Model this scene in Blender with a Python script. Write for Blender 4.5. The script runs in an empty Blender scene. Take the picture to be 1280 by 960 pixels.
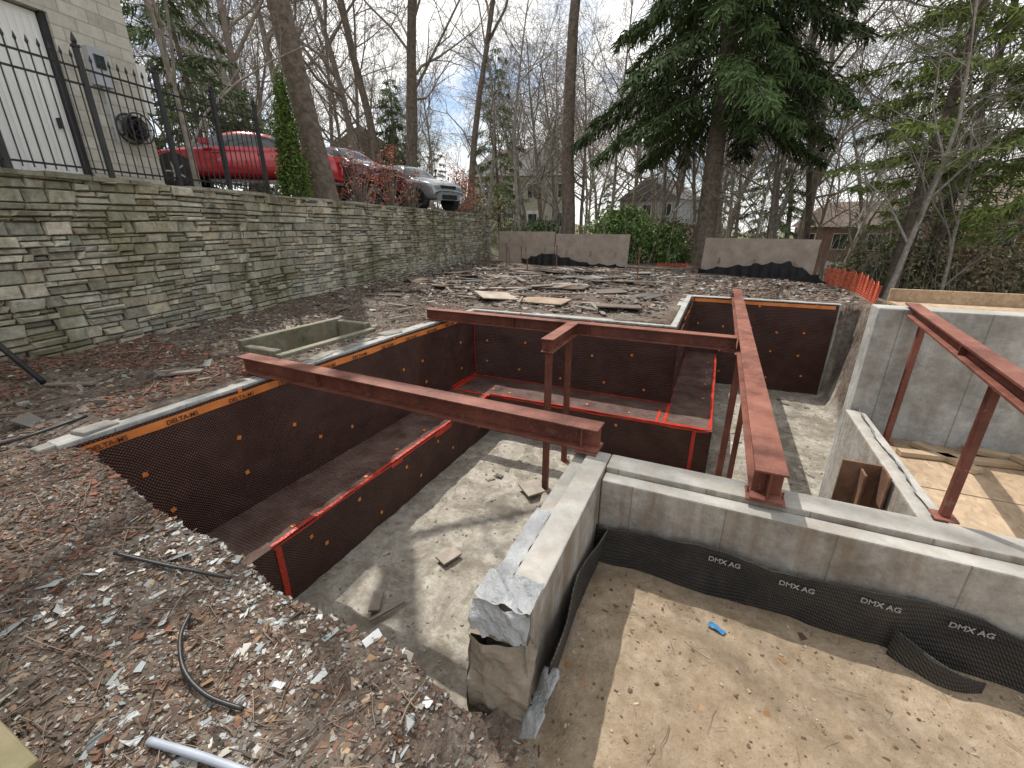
import bpy, math, random
import numpy as np
from mathutils import Vector, Matrix, Euler
random.seed(7); rng=np.random.default_rng(7)
D=bpy.data; scene=bpy.context.scene; COL=scene.collection
# ---------------------------------------------------------------- noise
def vnoise(x,y,seed=0):
    x=np.asarray(x,float); y=np.asarray(y,float)
    xi=np.floor(x); yi=np.floor(y); fx=x-xi; fy=y-yi
    def h(a,b):
        v=np.sin(a*127.1+b*311.7+seed*74.7)*43758.5453
        return v-np.floor(v)
    u=fx*fx*(3-2*fx); v=fy*fy*(3-2*fy)
    return (h(xi,yi)*(1-u)*(1-v)+h(xi+1,yi)*u*(1-v)+h(xi,yi+1)*(1-u)*v+h(xi+1,yi+1)*u*v)*2-1
def fbm(x,y,oct=4,seed=0):
    s=0;a=1;t=0
    for i in range(oct):
        s=s+a*vnoise(x*2**i,y*2**i,seed+i*3);t+=a;a*=.55
    return s/t
def sst(a,b,x):
    t=np.clip((np.asarray(x,float)-a)/(b-a),0,1);return t*t*(3-2*t)
# ---------------------------------------------------------------- materials
class NT:
    def __init__(s,name):
        s.m=D.materials.new(name);s.m.use_nodes=True;s.nt=s.m.node_tree;s.n=s.nt.nodes;s.l=s.nt.links
        s.b=s.n['Principled BSDF'];s.tc=s.n.new('ShaderNodeTexCoord')
    def link(s,a,b): s.l.new(a,b)
    def mapping(s,scale=(1,1,1),src=None):
        m=s.n.new('ShaderNodeMapping');m.inputs['Scale'].default_value=scale
        s.link(src or s.tc.outputs['Object'],m.inputs['Vector']);return m.outputs[0]
    def noise(s,scale,detail=6,rough=.6,vec=None,dist=0):
        n=s.n.new('ShaderNodeTexNoise');n.inputs['Scale'].default_value=scale;n.inputs['Detail'].default_value=min(detail,5) if scale<12 else min(detail,3)
        n.inputs['Roughness'].default_value=rough;n.inputs['Distortion'].default_value=dist
        s.link(vec or s.tc.outputs['Object'],n.inputs['Vector']);return n.outputs['Fac']
    def voro(s,scale,vec=None,out='Distance',feat='F1'):
        n=s.n.new('ShaderNodeTexVoronoi');n.inputs['Scale'].default_value=scale;n.feature=feat
        s.link(vec or s.tc.outputs['Object'],n.inputs['Vector']);return n.outputs[out]
    def ramp(s,fac,stops):
        r=s.n.new('ShaderNodeValToRGB');e=r.color_ramp.elements
        while len(e)<len(stops): e.new(.5)
        for el,(p,c) in zip(e,stops):
            el.position=p;el.color=(c,c,c,1) if isinstance(c,(int,float)) else (*c,1)
        s.link(fac,r.inputs[0]);return r.outputs[0]
    def mix(s,fac,a,b,bl='MIX'):
        n=s.n.new('ShaderNodeMix');n.data_type='RGBA';n.blend_type=bl
        for idx,v in ((0,fac),(6,a),(7,b)):
            if isinstance(v,(int,float)): 
                n.inputs[idx].default_value=v if idx==0 else (v,v,v,1)
            elif isinstance(v,tuple): n.inputs[idx].default_value=(*v,1)
            else: s.link(v,n.inputs[idx])
        return n.outputs[2]
    def math(s,op,a,b=0.0):
        n=s.n.new('ShaderNodeMath');n.operation=op
        for i,v in enumerate((a,b)):
            if isinstance(v,(int,float)): n.inputs[i].default_value=v
            else: s.link(v,n.inputs[i])
        return n.outputs[0]
    def attr(s,name):
        a=s.n.new('ShaderNodeAttribute');a.attribute_name=name;return a
    def sep(s,v):
        n=s.n.new('ShaderNodeSeparateXYZ');s.link(v,n.inputs[0]);return n.outputs
    def nz(s):
        g=s.n.new('ShaderNodeNewGeometry');return s.sep(g.outputs['Normal'])[2]
    def comb(s,x,y,z=0.0):
        n=s.n.new('ShaderNodeCombineXYZ')
        for i,v in enumerate((x,y,z)):
            if isinstance(v,(int,float)): n.inputs[i].default_value=v
            else: s.link(v,n.inputs[i])
        return n.outputs[0]
    def bump(s,h,strength=.5,dist=.02,prev=None):
        n=s.n.new('ShaderNodeBump');n.inputs['Strength'].default_value=strength;n.inputs['Distance'].default_value=dist
        s.link(h,n.inputs['Height'])
        if prev: s.link(prev,n.inputs['Normal'])
        s.link(n.outputs[0],s.b.inputs['Normal']);return n.outputs[0]
    def set(s,color=None,rough=None,metal=None,spec=None):
        for k,v in (('Base Color',color),('Roughness',rough),('Metallic',metal),('Specular IOR Level',spec)):
            if v is None: continue
            if isinstance(v,(int,float)): s.b.inputs[k].default_value=v
            elif isinstance(v,tuple): s.b.inputs[k].default_value=(*v,1)
            else: s.link(v,s.b.inputs[k])
        return s.m
def simple(name,c1,c2,scale=4,rough=.8,bump=.3,bs=None,dist=.01,metal=0,attr=False,spec=.4):
    t=NT(name);f=t.noise(scale,4,.65);c=t.ramp(f,[(.3,c1),(.7,c2)])
    if attr: c=t.mix(1,c,t.attr('Col').outputs['Color'],'MULTIPLY')
    t.set(c,rough,metal,spec)
    if bump: t.bump(t.noise(bs or scale*5,3,.6),bump,dist)
    return t.m
def attrmat(name,rough=.85,spec=.3):
    t=NT(name);t.set(t.attr('Col').outputs['Color'],rough,0,spec);return t.m
def concrete_mat(name,base=(.36,.34,.305),dark=(.17,.15,.125),seam=True,stain=.75,top=(.44,.43,.40)):
    t=NT(name);P=t.tc.outputs['Object']
    a=t.noise(1.7,8,.68);b=t.noise(11,8,.72);st=t.noise(2.2,5,.6,t.mapping((3,3,.35)))
    c=t.ramp(a,[(.32,dark),(.52,base),(.75,tuple(x*1.22 for x in base))])
    c=t.mix(.5,c,t.ramp(b,[(.3,.45),(.65,1.08)]),'MULTIPLY')
    c=t.mix(t.ramp(st,[(.46,0.),(.68,stain)]),c,(.17,.12,.075))
    c=t.mix(t.ramp(t.noise(4.5,7,.75,None,.4),[(.6,0.),(.7,.5)]),c,(.13,.11,.09))
    n=t.nz()
    c=t.mix(t.math('MULTIPLY',t.math('GREATER_THAN',n,.7),.45),c,top)
    if seam:
        x,y,z=t.sep(P);s=t.math('ADD',x,y)
        fr=t.math('FRACT',t.math('MULTIPLY',s,1/.61));d=t.math('ABSOLUTE',t.math('SUBTRACT',fr,.5))
        ln=t.math('GREATER_THAN',d,.492);c=t.mix(t.math('MULTIPLY',t.math('MULTIPLY',ln,t.math('LESS_THAN',n,.5)),.5),c,(.09,.08,.07))
    v=t.voro(9);pits=t.ramp(v,[(.02,1.),(.07,0.)]);c=t.mix(t.math('MULTIPLY',pits,.4),c,(.1,.08,.06))
    t.set(c,.88,0,.3);t.bump(b,.6,.02);return t.m
def membrane_mat(name,c0,c1,k=.036,rough=.40,bs=.9,dust=(.135,.068,.048)):
    t=NT(name);x,y,z=t.sep(t.tc.outputs['Object'])
    u=t.math('SINE',t.math('MULTIPLY',t.math('ADD',x,y),2*math.pi/k));v=t.math('SINE',t.math('MULTIPLY',t.math('ADD',x,z),2*math.pi/k))
    d=t.math('MULTIPLY',u,v)
    n=t.noise(2.5,8,.7);du=t.noise(1.1,6,.75,None,.6)
    c=t.mix(t.ramp(d,[(.45,0.),(.8,1.)]),c0,c1)
    c=t.mix(t.ramp(du,[(.42,0.03),(.78,.55)]),c,dust)
    c=t.mix(t.math('MULTIPLY',t.math('GREATER_THAN',t.nz(),.7),t.ramp(n,[(.35,.12),(.65,.75)])),c,(dust[0]*1.45,dust[1]*1.9,dust[2]*2.2))
    t.set(c,t.ramp(n,[(.3,rough-.08),(.7,rough+.25)]),0,.5)
    t.bump(d,bs,.006);return t.m
# ---------------------------------------------------------------- mesh helpers
def link(o,parent=None):
    COL.objects.link(o)
    if parent: o.parent=parent
    return o
def empty(name,loc=(0,0,0),rz=0):
    e=D.objects.new(name,None);e.location=loc;e.rotation_euler=(0,0,rz);COL.objects.link(e);return e
def fastmesh(name,V,F,mats,cols=None,smooth=False,mi=None):
    V=np.asarray(V,np.float32);F=np.asarray(F,np.int32);k=F.shape[1]
    me=D.meshes.new(name);me.vertices.add(len(V));me.vertices.foreach_set('co',V.ravel())
    me.loops.add(F.size);me.loops.foreach_set('vertex_index',F.ravel())
    me.polygons.add(len(F));me.polygons.foreach_set('loop_start',np.arange(0,F.size,k,dtype=np.int32))
    me.polygons.foreach_set('loop_total',np.full(len(F),k,np.int32))
    me.polygons.foreach_set('use_smooth',np.full(len(F),bool(smooth)))
    me.update(calc_edges=True)
    for m in mats: me.materials.append(m)
    if cols is not None:
        a=me.attributes.new('Col','FLOAT_COLOR','FACE');c=np.ones((len(F),4),np.float32);c[:,:3]=cols
        a.data.foreach_set('color',c.ravel())
    return me
class B:
    def __init__(s): s.v=[];s.f=[];s.m=[];s.c=[]
    def add(s,vs,fs,mi=0,col=(1,1,1),M=None):
        o=len(s.v)
        if M is not None: vs=[tuple(M@Vector(v)) for v in vs]
        s.v+=[tuple(v) for v in vs];s.f+=[tuple(i+o for i in f) for f in fs];s.m+=[mi]*len(fs);s.c+=[col]*len(fs)
    def box(s,x0,x1,y0,y1,z0,z1,mi=0,col=(1,1,1),M=None):
        vs=[(x,y,z) for z in (z0,z1) for x,y in ((x0,y0),(x1,y0),(x1,y1),(x0,y1))]
        s.add(vs,[(3,2,1,0),(4,5,6,7),(0,1,5,4),(1,2,6,5),(2,3,7,6),(3,0,4,7)],mi,col,M)
    def tube(s,pts,rad,n=6,mi=0,col=(1,1,1),cap=True):
        pts=[Vector(p) for p in pts]
        if not isinstance(rad,(list,tuple)): rad=[rad]*len(pts)
        o=len(s.v);prev=None
        for i,p in enumerate(pts):
            d=(pts[min(i+1,len(pts)-1)]-pts[max(i-1,0)])
            if d.length<1e-9:d=Vector((0,0,1))
            d.normalize()
            if prev is None: a=d.orthogonal().normalized()
            else:
                a=prev-d*prev.dot(d);a=a.normalized() if a.length>1e-6 else d.orthogonal().normalized()
            prev=a;b=d.cross(a)
            for k in range(n):
                t=2*math.pi*k/n;q=p+(a*math.cos(t)+b*math.sin(t))*rad[i];s.v.append((q.x,q.y,q.z))
        nf=0
        for i in range(len(pts)-1):
            for k in range(n):
                k2=(k+1)%n;s.f.append((o+i*n+k,o+i*n+k2,o+(i+1)*n+k2,o+(i+1)*n+k));nf+=1
        if cap:
            s.f.append(tuple(o+k for k in reversed(range(n))));s.f.append(tuple(o+(len(pts)-1)*n+k for k in range(n)));nf+=2
        s.m+=[mi]*nf;s.c+=[col]*nf
    def mesh(s,name,mats,smooth=False):
        me=D.meshes.new(name);me.from_pydata(s.v,[],s.f)
        for m in mats: me.materials.append(m)
        me.polygons.foreach_set('material_index',s.m)
        if smooth: me.polygons.foreach_set('use_smooth',[True]*len(s.f))
        a=me.attributes.new('Col','FLOAT_COLOR','FACE');c=np.ones((len(s.f),4),np.float32);c[:,:3]=np.array(s.c)
        a.data.foreach_set('color',c.ravel());me.update();return me
    def obj(s,name,mats,smooth=False,parent=None,bevel=0,loc=(0,0,0),rz=0,sub=0,seg=2):
        o=D.objects.new(name,s.mesh(name,mats,smooth));o.location=loc;o.rotation_euler=(0,0,rz);link(o,parent)
        if sub:
            q=o.modifiers.new('s','SUBSURF');q.levels=sub;q.render_levels=sub
        if bevel:
            q=o.modifiers.new('b','BEVEL');q.width=bevel;q.segments=seg;q.limit_method='ANGLE'
        return o
def text(body,size,loc,rot,mat,parent):
    c=D.curves.new('lettering','FONT');c.body=body;c.size=size;c.extrude=.001;c.offset=size*.02
    c.materials.append(mat);o=D.objects.new('lettering',c);o.location=loc;o.rotation_euler=rot;link(o,parent)
# ---------------------------------------------------------------- terrain function
FZ=-2.29; SZ=-.72
def wx(y): return -7.1-.196*(np.asarray(y,float)+1)
def gz(x,y,fine=True):
    x=np.asarray(x,float);y=np.asarray(y,float)
    r=np.sqrt(x*x+y*y)
    z=.05*fbm(x*.8,y*.8,3,1)
    z=z+.10*sst(8.8,10.5,y)*(1-sst(17,20,y))*sst(-9.5,-8,x)*(1-sst(-2,-.9,x))*(1+fbm(x*.9,y*.9,3,5))
    z=z-np.clip((x+.3*y-8)*.2,0,4)*(1-sst(100,180,r)*.4)
    z=z+.25*(1-sst(0,.9,x-wx(y)))*(1-sst(20,24,y))*(.6+.4*fbm(x*2,y*.7,2,9))
    z=z+.06*fbm(x*3,y*3,3,15)*(x<-5.3)*(x>wx(y))*(y<18)
    near=(1-sst(1.3,1.9,y))
    z=z-.45*sst(-4.3,-2.1,x)*near*(x<1.0)+.035*fbm(x*4,y*4,3,16)*near*(x<-1)
    e=.09*fbm(x*2.2,x*0,2,3)
    bank=sst(1.30,1.72,y+e)
    m=(x>-4.85)&(x<-.72)&(y>1.2)&(y<5.3)
    fl=FZ+.035*fbm(x*1.3,y*1.3,3,4)+.02*fbm(x*5,y*5,3,44)
    z=np.where(m,z*(1-bank)+fl*bank,z)
    m=((x>-.72)&(x<1.45)&(y>2.95)&(y<=5.3))|((x>-4.85)&(x<2.3)&(y>=5.22)&(y<8.42))|((x>-.62)&(x<2.3)&(y>=8.4)&(y<12.62))
    z=np.where(m,fl,z)
    m=(x>=2.3)&(y>5.22)&(y<12.62)
    k=sst(2.72,3.3,x+.12*fbm(y*1.5,x*1.5,2,8)); z=np.where(m,fl*(1-k)+z*k,z)
    sd=SZ+.035*fbm(x*1.4,y*1.4,4,6)+.012*fbm(x*6,y*6,3,66)-.05*sst(.5,3,x)
    bl=np.where(y<1.42,sst(-1.12,-.55,x+.09*fbm(y*3,x*3,3,2)),(x>-.72)*1.0)
    bl=bl*(y<2.95)
    z=np.where((x>-1.2)&(y<2.95),z*(1-bl)+sd*bl,z)
    z=np.where((x>1.45)&(x<9)&(y>2.95)&(y<5.22),-.36,z)
    z=np.where((x>-6.05)&(x<-5.40)&(y>3.98)&(y<5.62),-.65,z)
    dl=(wx(y)-.25)-x
    w=.02+6*sst(22.3,23.5,y)
    th=2.28+np.clip(dl*.10,0,.55)+.03*fbm(x,y,2,7)
    k=sst(0,1,dl/w); z=z*(1-k)+th*k
    if fine: z=z+.014*fbm(x*9,y*9,3,11)*(r<40)
    return z
def ax(segs):
    a=[]
    for lo,hi,st in segs: a+=list(np.arange(lo,hi-1e-6,st))
    return np.array(a+[segs[-1][1]])
X=ax([(-400,-100,50),(-100,-30,7),(-30,-12.5,1),(-12.5,-5.2,.08),(-5.2,.2,.035),(.2,6,.06),(6,30,1),(30,100,7),(100,400,50)])
Y=ax([(-60,-6,6),(-6,-1,.5),(-1,3.4,.035),(3.4,13,.08),(13,24,.16),(24,60,1.2),(60,120,6),(120,500,60)])
gx,gy=np.meshgrid(X,Y);gzv=gz(gx,gy)
nx,ny=len(X),len(Y);idx=np.arange(nx*ny).reshape(ny,nx)
F=np.stack([idx[:-1,:-1],idx[:-1,1:],idx[1:,1:],idx[1:,:-1]],-1).reshape(-1,4)
V=np.stack([gx,gy,gzv],-1).reshape(-1,3)
t=NT('earth_mat');zn=t.attr('zone');zc=t.n.new('ShaderNodeSeparateColor');t.link(zn.outputs['Color'],zc.inputs[0])
n1=t.noise(.9,6,.7);n2=t.noise(9,8,.78);n3=t.noise(55,5,.7);vc=t.voro(60,None,'Color');n4=t.noise(1.5,8,.74,None,.6);n5=t.noise(2.6,8,.8)
mulch=t.ramp(n2,[(.3,(.036,.025,.019)),(.48,(.092,.063,.047)),(.6,(.14,.10,.075)),(.75,(.25,.205,.165))])
mulch=t.mix(t.ramp(n1,[(.42,0.),(.62,.75)]),mulch,t.ramp(n2,[(.3,(.09,.08,.066)),(.7,(.30,.27,.235))]))
mulch=t.mix(.5,mulch,t.ramp(vc,[(.1,.5),(.9,1.35)]),'MULTIPLY')
mulch=t.mix(t.ramp(n4,[(.6,0.),(.75,.35)]),mulch,(.07,.085,.03))
sand=t.ramp(n2,[(.3,(.21,.155,.10)),(.5,(.31,.24,.165)),(.72,(.42,.34,.25))])
sand=t.mix(t.ramp(n1,[(.35,.5),(.6,0.)]),sand,(.18,.13,.082))
sand=t.mix(t.ramp(n5,[(.58,0.),(.68,.35)]),sand,(.44,.37,.28))
flo=t.ramp(n2,[(.28,(.22,.195,.155)),(.5,(.34,.31,.26)),(.75,(.46,.435,.38))])
flo=t.mix(t.ramp(n4,[(.44,.65),(.57,0.)]),flo,(.15,.125,.095))
flo=t.mix(t.ramp(n5,[(.54,0.),(.64,.45)]),flo,(.50,.48,.43))
drv=t.ramp(n2,[(.3,(.10,.095,.085)),(.7,(.19,.18,.165))])
c=t.mix(zc.outputs[0],mulch,sand);c=t.mix(zc.outputs[1],c,flo);c=t.mix(zc.outputs[2],c,drv)
far=t.attr('far').outputs['Fac']
c=t.mix(far,c,t.ramp(n1,[(.35,(.17,.13,.085)),(.6,(.12,.14,.06))]))
t.set(c,.92,0,.2);t.bump(t.math('ADD',n2,t.math('MULTIPLY',n3,.35)),.7,.035)
me=fastmesh('ground',V,F,[t.m],smooth=True)
x,y=V[:,0],V[:,1]
zone=np.zeros((len(V),4),np.float32);zone[:,3]=1
zone[:,0]=np.where((x>-.95)&(y<3),sst(-.75,-.35,x+.15*fbm(x*4,y*4,3,3)),0)
pit=V[:,2]<-1.9;zone[:,1]=(pit&(x<3)&(y>1.2)&(y<13))
zone[:,2]=((wx(y)-.25-x)>1.6)&(y<30)
a=me.attributes.new('zone','FLOAT_COLOR','POINT');a.data.foreach_set('color',zone.ravel())
fa=sst(24,34,np.sqrt(x*x+y*y)).astype(np.float32);a=me.attributes.new('far','FLOAT','POINT');a.data.foreach_set('value',fa)
link(D.objects.new('ground',me))
# ---------------------------------------------------------------- common mats
M_conc=concrete_mat('concrete');M_conc2=concrete_mat('concrete_new',(.44,.44,.42),(.27,.265,.245),stain=.35,top=(.33,.32,.29))
M_memb=membrane_mat('brown_dimple',(.034,.0115,.0085),(.105,.034,.023))
M_black=membrane_mat('black_dimple',(.009,.009,.009),(.036,.034,.032),.03,.65,dust=(.115,.09,.068))
M_orange=simple('orange_tape',(.55,.16,.035),(.70,.24,.06),5,.5,.2)
M_redtape=simple('red_tape',(.36,.022,.012),(.56,.05,.025),6,.35,.7,18,.03)
def steel():
    t=NT('primer_steel');a=t.noise(2.5,8,.7);b=t.noise(11,8,.75)
    c=t.ramp(a,[(.3,(.080,.023,.014)),(.55,(.15,.043,.027)),(.75,(.215,.075,.046))])
    c=t.mix(t.ramp(b,[(.54,0.),(.70,.65)]),c,(.20,.115,.075));c=t.mix(t.ramp(t.noise(60,3),[(.62,0.),(.72,.5)]),c,(.35,.29,.24))
    c=t.mix(t.math('MULTIPLY',t.math('GREATER_THAN',t.nz(),.7),t.ramp(a,[(.35,.1),(.7,.6)])),c,(.30,.13,.09))
    t.set(c,t.ramp(b,[(.3,.45),(.7,.75)]),0,.45);t.bump(b,.3,.004);return t.m
M_steel=steel()
M_rust=simple('rusty_steel',(.10,.05,.03),(.22,.12,.07),6,.85,.4)
M_wood=simple('lumber',(.28,.19,.115),(.46,.35,.23),3,.8,.3,20,.01,attr=True)
M_scrap=simple('weathered_lumber',(.24,.20,.16),(.42,.37,.31),3,.85,.4,20,.01,attr=True)
M_osb=NT('osb_board');v=M_osb.voro(38,M_osb.mapping((1,.5,1)),'Color');M_osb.set(M_osb.mix(.5,M_osb.ramp(M_osb.noise(2),[(.3,(.28,.19,.115)),(.7,(.43,.32,.21))]),M_osb.ramp(v,[(.1,.5),(.9,1.2)]),'MULTIPLY'),.8);M_osb=M_osb.m
M_iron=simple('black_iron',(.012,.012,.014),(.03,.03,.032),5,.4,0)
M_chip=attrmat('debris_chip');M_white=simple('white_paint',(.72,.72,.70),(.80,.80,.78),3,.45,.1)
M_greypl=simple('grey_plastic',(.24,.25,.26),(.40,.41,.415),8,.4,.9,45,.02)
M_whtxt=simple('white_print',(.16,.16,.15),(.42,.42,.40),14,.6,0);M_bktxt=simple('black_print',(.05,.02,.012),(.10,.04,.02),5,.6,0)
def glass(name,c=(.02,.025,.03)):
    t=NT(name);return t.set(c,.06,0,.8)
M_glass=glass('dark_glass')
# ---------------------------------------------------------------- foundation walls
def wavy(b,p0,U,Vv,n,nu,nv,amp=.02,mi=0,off=0,seed=0,fr=1.6,rag=0):
    p0=Vector(p0);U=Vector(U);Vv=Vector(Vv);n=Vector(n);vs=[]
    for j in range(nv+1):
        for i in range(nu+1):
            p=p0+U*(i/nu)+Vv*(j/nv)
            if rag and j in(0,nv): p=p+Vv.normalized()*rag*float(vnoise(i*.31,j*1.7+p0.y,9))
            u=p.x+p.y*1.1;w=p.z*1.3+p.x*.4
            d=amp*float(fbm(u*fr,w*fr,3,seed));q=p+n*(d+off);vs.append(tuple(q))
    fs=[(j*(nu+1)+i,j*(nu+1)+i+1,(j+1)*(nu+1)+i+1,(j+1)*(nu+1)+i) for j in range(nv) for i in range(nu)]
    b.add(vs,fs,mi)
def rough_wall(name,boxes,mats,bev=.012,parent=None):
    b=B()
    for bx in boxes: b.box(*bx[:6],bx[6] if len(bx)>6 else 0)
    return b.obj(name,mats,bevel=bev)
rough_wall('concrete_foundation_wall',[(-4.97,-4.76,1.32,8.33,-2.45,0.0),(-4.97,-.76,8.333,8.56,-2.45,.002),(-.757,-.53,8.333,12.53,-2.45,.0),(-.757,2.78,12.533,12.76,-2.45,.003)],[M_conc2])
b=B();yy=1.2
while yy<8.0:
    L=random.uniform(.16,.5);w=random.uniform(-.04,.09)
    M=Matrix.Translation((-4.92-w,yy+L/2,-.02))@Euler((random.uniform(-.07,.07),random.uniform(-.1,.1),random.uniform(-.2,.2))).to_matrix().to_4x4()
    if random.random()<.9: b.box(-random.uniform(.07,.14),random.uniform(.05,.13),-L/2+.01,L/2-.01,-.08,.03+random.uniform(-.02,.02),0,M=M)
    yy+=L
M_edge=simple('broken_block',(.15,.14,.12),(.32,.305,.275),5,.9,.7,11,.03)
b.obj('concrete_edging',[M_edge],bevel=.016)
rough_wall('concrete_retaining_wall_front',[(-.555,9,2.90,3.12,-2.45,0),(-.555,9,2.77,2.897,-1.3,-.04)],[M_conc])
M_dconc=concrete_mat('dusty_concrete',(.27,.235,.185),(.13,.10,.075),False,top=(.34,.29,.22))
# stub wall with broken end
b=B();b.box(-.74,-.56,1.46,3.12,-2.45,.0);b.box(-.85,-.743,1.50,3.118,-2.45,-.05)
b.obj('concrete_stub_wall',[M_conc],bevel=.012)
b=B()
wavy(b,(-.90,1.34,-1.3),(.34,.04,0),(.03,.03,1.10),(0,-1,0),18,30,.09,0,0,2,4)
wavy(b,(-.565,1.385,-1.3),(0,.20,0),(.0,.0,1.12),(1,0,0),8,30,.03,0,0,3,4)
wavy(b,(-.90,1.34,-1.3),(0,.3,0),(.03,.03,1.10),(-1,0,0),8,30,.03,0,0,3,4)
wavy(b,(-.875,1.36,-.20),(.31,.04,0),(0,.15,.05),(0,0,1),18,8,.05,0,.0,2,5)
b.obj('concrete_footing',[M_dconc],smooth=False)
b=B();wavy(b,(-.86,1.40,.012),(.30,0,0),(0,.20,0),(0,0,1),24,20,.035,0,.012,3,11,.02)
wavy(b,(-.86,1.40,.012),(.30,.01,0),(0,-.03,-.17),(0,-1,0),24,14,.045,0,.01,3,11,.03)
wavy(b,(-.856,1.5,-.045),(0,.75,0),(.105,0,.01),(0,0,1),40,4,.012,0,.008,3,9,.012)
b.obj('grey_plastic_sheet',[M_greypl],smooth=True)
b=B();wavy(b,(-.52,1.50,-.42),(-.05,-.20,-.23),(.10,-.03,.09),(0,0,1),24,10,.07,0,0,4,6,.03)
b.obj('torn_membrane_scrap',[M_greypl],smooth=True).modifiers.new('s','SOLIDIFY').thickness=.01
# brown membrane -------------------------------------------------
mem=empty('waterproofing_membrane')
b=B();A=.034
lx=-4.715;bx=-3.85;BZ=-1.48
wavy(b,(lx,1.1,-2.3),(0,7.18,0),(0,0,2.28),(1,0,0),130,40,A)
wavy(b,(lx,1.3,BZ),(bx-lx,0,0),(0,7.0,0),(0,0,1),16,110,.012)
wavy(b,(bx,1.3,-2.33),(0,5.95,0),(0,0,.85),(1,0,0),90,12,.012)
wavy(b,(lx,8.27,-2.3),(4.25,0,0),(0,0,2.28),(0,-1,0),80,40,A)
wavy(b,(bx,7.25,BZ),(4.15,0,0),(0,1.03,0),(0,0,1),80,16,.012)
wavy(b,(bx,7.25,-2.33),(4.15,0,0),(0,0,.85),(0,-1,0),80,12,.012)
wavy(b,(-.47,8.25,-2.3),(0,4.25,0),(0,0,2.28),(1,0,0),60,30,A)
wavy(b,(-.475,8.28,BZ),(.775,0,0),(0,4.2,0),(0,0,1),12,60,.012)
wavy(b,(.30,7.25,-2.33),(0,5.2,0),(0,0,.85),(1,0,0),60,12,.012)
wavy(b,(-.475,12.47,-2.35),(3.2,0,0),(0,0,2.34),(0,-1,0),60,40,A)
o=b.obj('membrane_sheet',[M_memb],smooth=True,parent=mem)
b=B();o1=.009
def tape(p0,U,Vv,n,mi=0,amp=A,rag=0):
    U=Vector(U);Vv=Vector(Vv);nu=max(2,int(U.length/.055));nv=4 if Vv.length<.3 else int(Vv.length/.055);wavy(b,p0,U,Vv,n,nu,nv,amp,mi,o1,rag=rag)
tape((lx,1.1,-.135),(0,7.1,0),(0,0,.085),(1,0,0))
tape((lx,8.27,-.11),(4.2,0,0),(0,0,.075),(0,-1,0))
tape((-.47,8.3,-.11),(0,4.1,0),(0,0,.075),(1,0,0));tape((-.44,12.47,-.12),(3.1,0,0),(0,0,.08),(0,-1,0))
def fast(p,n,flat=False):
    p=Vector(p);n=Vector(n);s=.023
    u=Vector((0,0,1)) if abs(n.z)<.5 else Vector((1,0,0));w=n.cross(u)
    d=float(fbm((p.x+p.y*1.1)*1.6,(p.z*1.3+p.x*.4)*1.6,3,0))*(.012 if flat else A)
    r=random.uniform(-.4,.4);u,w=u*math.cos(r)+w*math.sin(r),w*math.cos(r)-u*math.sin(r)
    q=p+n*(d+.005);vs=[q+u*s+w*s,q+u*s-w*s,q-u*s-w*s,q-u*s+w*s]
    vs=vs+[v+n*.006 for v in vs];b.add(vs,[(3,2,1,0),(4,5,6,7),(0,1,5,4),(1,2,6,5),(2,3,7,6),(3,0,4,7)],0)
rr=lambda k:random.uniform(-k,k)
for yy in np.arange(1.7,8.1,.95):
    for z in (-.09,-.62,-1.1): fast((lx,yy+rr(.25),z+rr(.1)),(1,0,0))
    fast((-4.0+rr(.1),yy+rr(.2),BZ),(0,0,1),True);fast((bx,yy+rr(.2),-1.66+rr(.05)),(1,0,0),True)
    if yy>2: fast((bx,yy+.3,-2.0+rr(.1)),(1,0,0),True)
for xx in np.arange(-4.3,-.6,.8):
    for z in (-.09,-.7,-1.2): fast((xx+rr(.2),8.27,z+rr(.1)),(0,-1,0))
    if xx>-3.8: fast((xx+rr(.2),7.25,-1.66),(0,-1,0),True);fast((xx,7.5+rr(.1),BZ),(0,0,1),True)
for xx in np.arange(-.2,2.7,.6):
    for z in (-.08,-.7,-1.3,-1.9): fast((xx+rr(.1),12.47,z+rr(.08)),(0,-1,0))
for yy in np.arange(8.8,12.3,.9):
    for z in (-.1,-.8): fast((-.47,yy,z+rr(.1)),(1,0,0))
    fast((.1,yy,BZ),(0,0,1),True);fast((.3,yy,-1.7),(1,0,0),True)
T=.012
def rt(p0,U,Vv,n,amp=T): tape(p0,U,Vv,n,1,amp,.012)
rt((bx-.05,2.3,BZ),(0,4.95,0),(.05,0,0),(0,0,1));rt((bx,2.3,BZ-.03),(0,4.95,0),(0,0,.028),(1,0,0))
rt((bx,7.25,BZ-.04),(4.1,0,0),(0,0,.035),(0,-1,0));rt((bx,7.26,BZ),(4.1,0,0),(0,.04,0),(0,0,1))
rt((bx,2.32,-2.3),(0,.07,0),(0,0,.78),(1,0,0))
rt((bx,5.3,BZ-.1),(0,.5,0),(0,0,.09),(1,0,0));rt((bx,4.2,BZ-.07),(0,.25,0),(0,0,.06),(1,0,0))
rt((lx,7.2,BZ+.01),(0,1.0,0),(0,0,.06),(1,0,0));rt((lx+.02,7.25,BZ),(.07,0,0),(0,1.0,0),(0,0,1));rt((lx+.02,8.2,BZ),(4.2,0,0),(0,.045,0),(0,0,1))
rt((lx,8.19,-1.45),(0,.05,0),(0,0,1.3),(1,0,0),A);rt((lx+.03,7.15,BZ),(.86,0,0),(0,.07,0),(0,0,1))
rt((-.50,7.3,BZ),(.06,0,0),(0,.95,0),(0,0,1));rt((-.62,7.3,BZ),(.05,0,0),(0,.6,0),(0,0,1));rt((-.5,7.3,BZ),(.75,0,0),(0,.04,0),(0,0,1));rt((.24,7.3,BZ),(.05,0,0),(0,5,0),(0,0,1))
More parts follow.
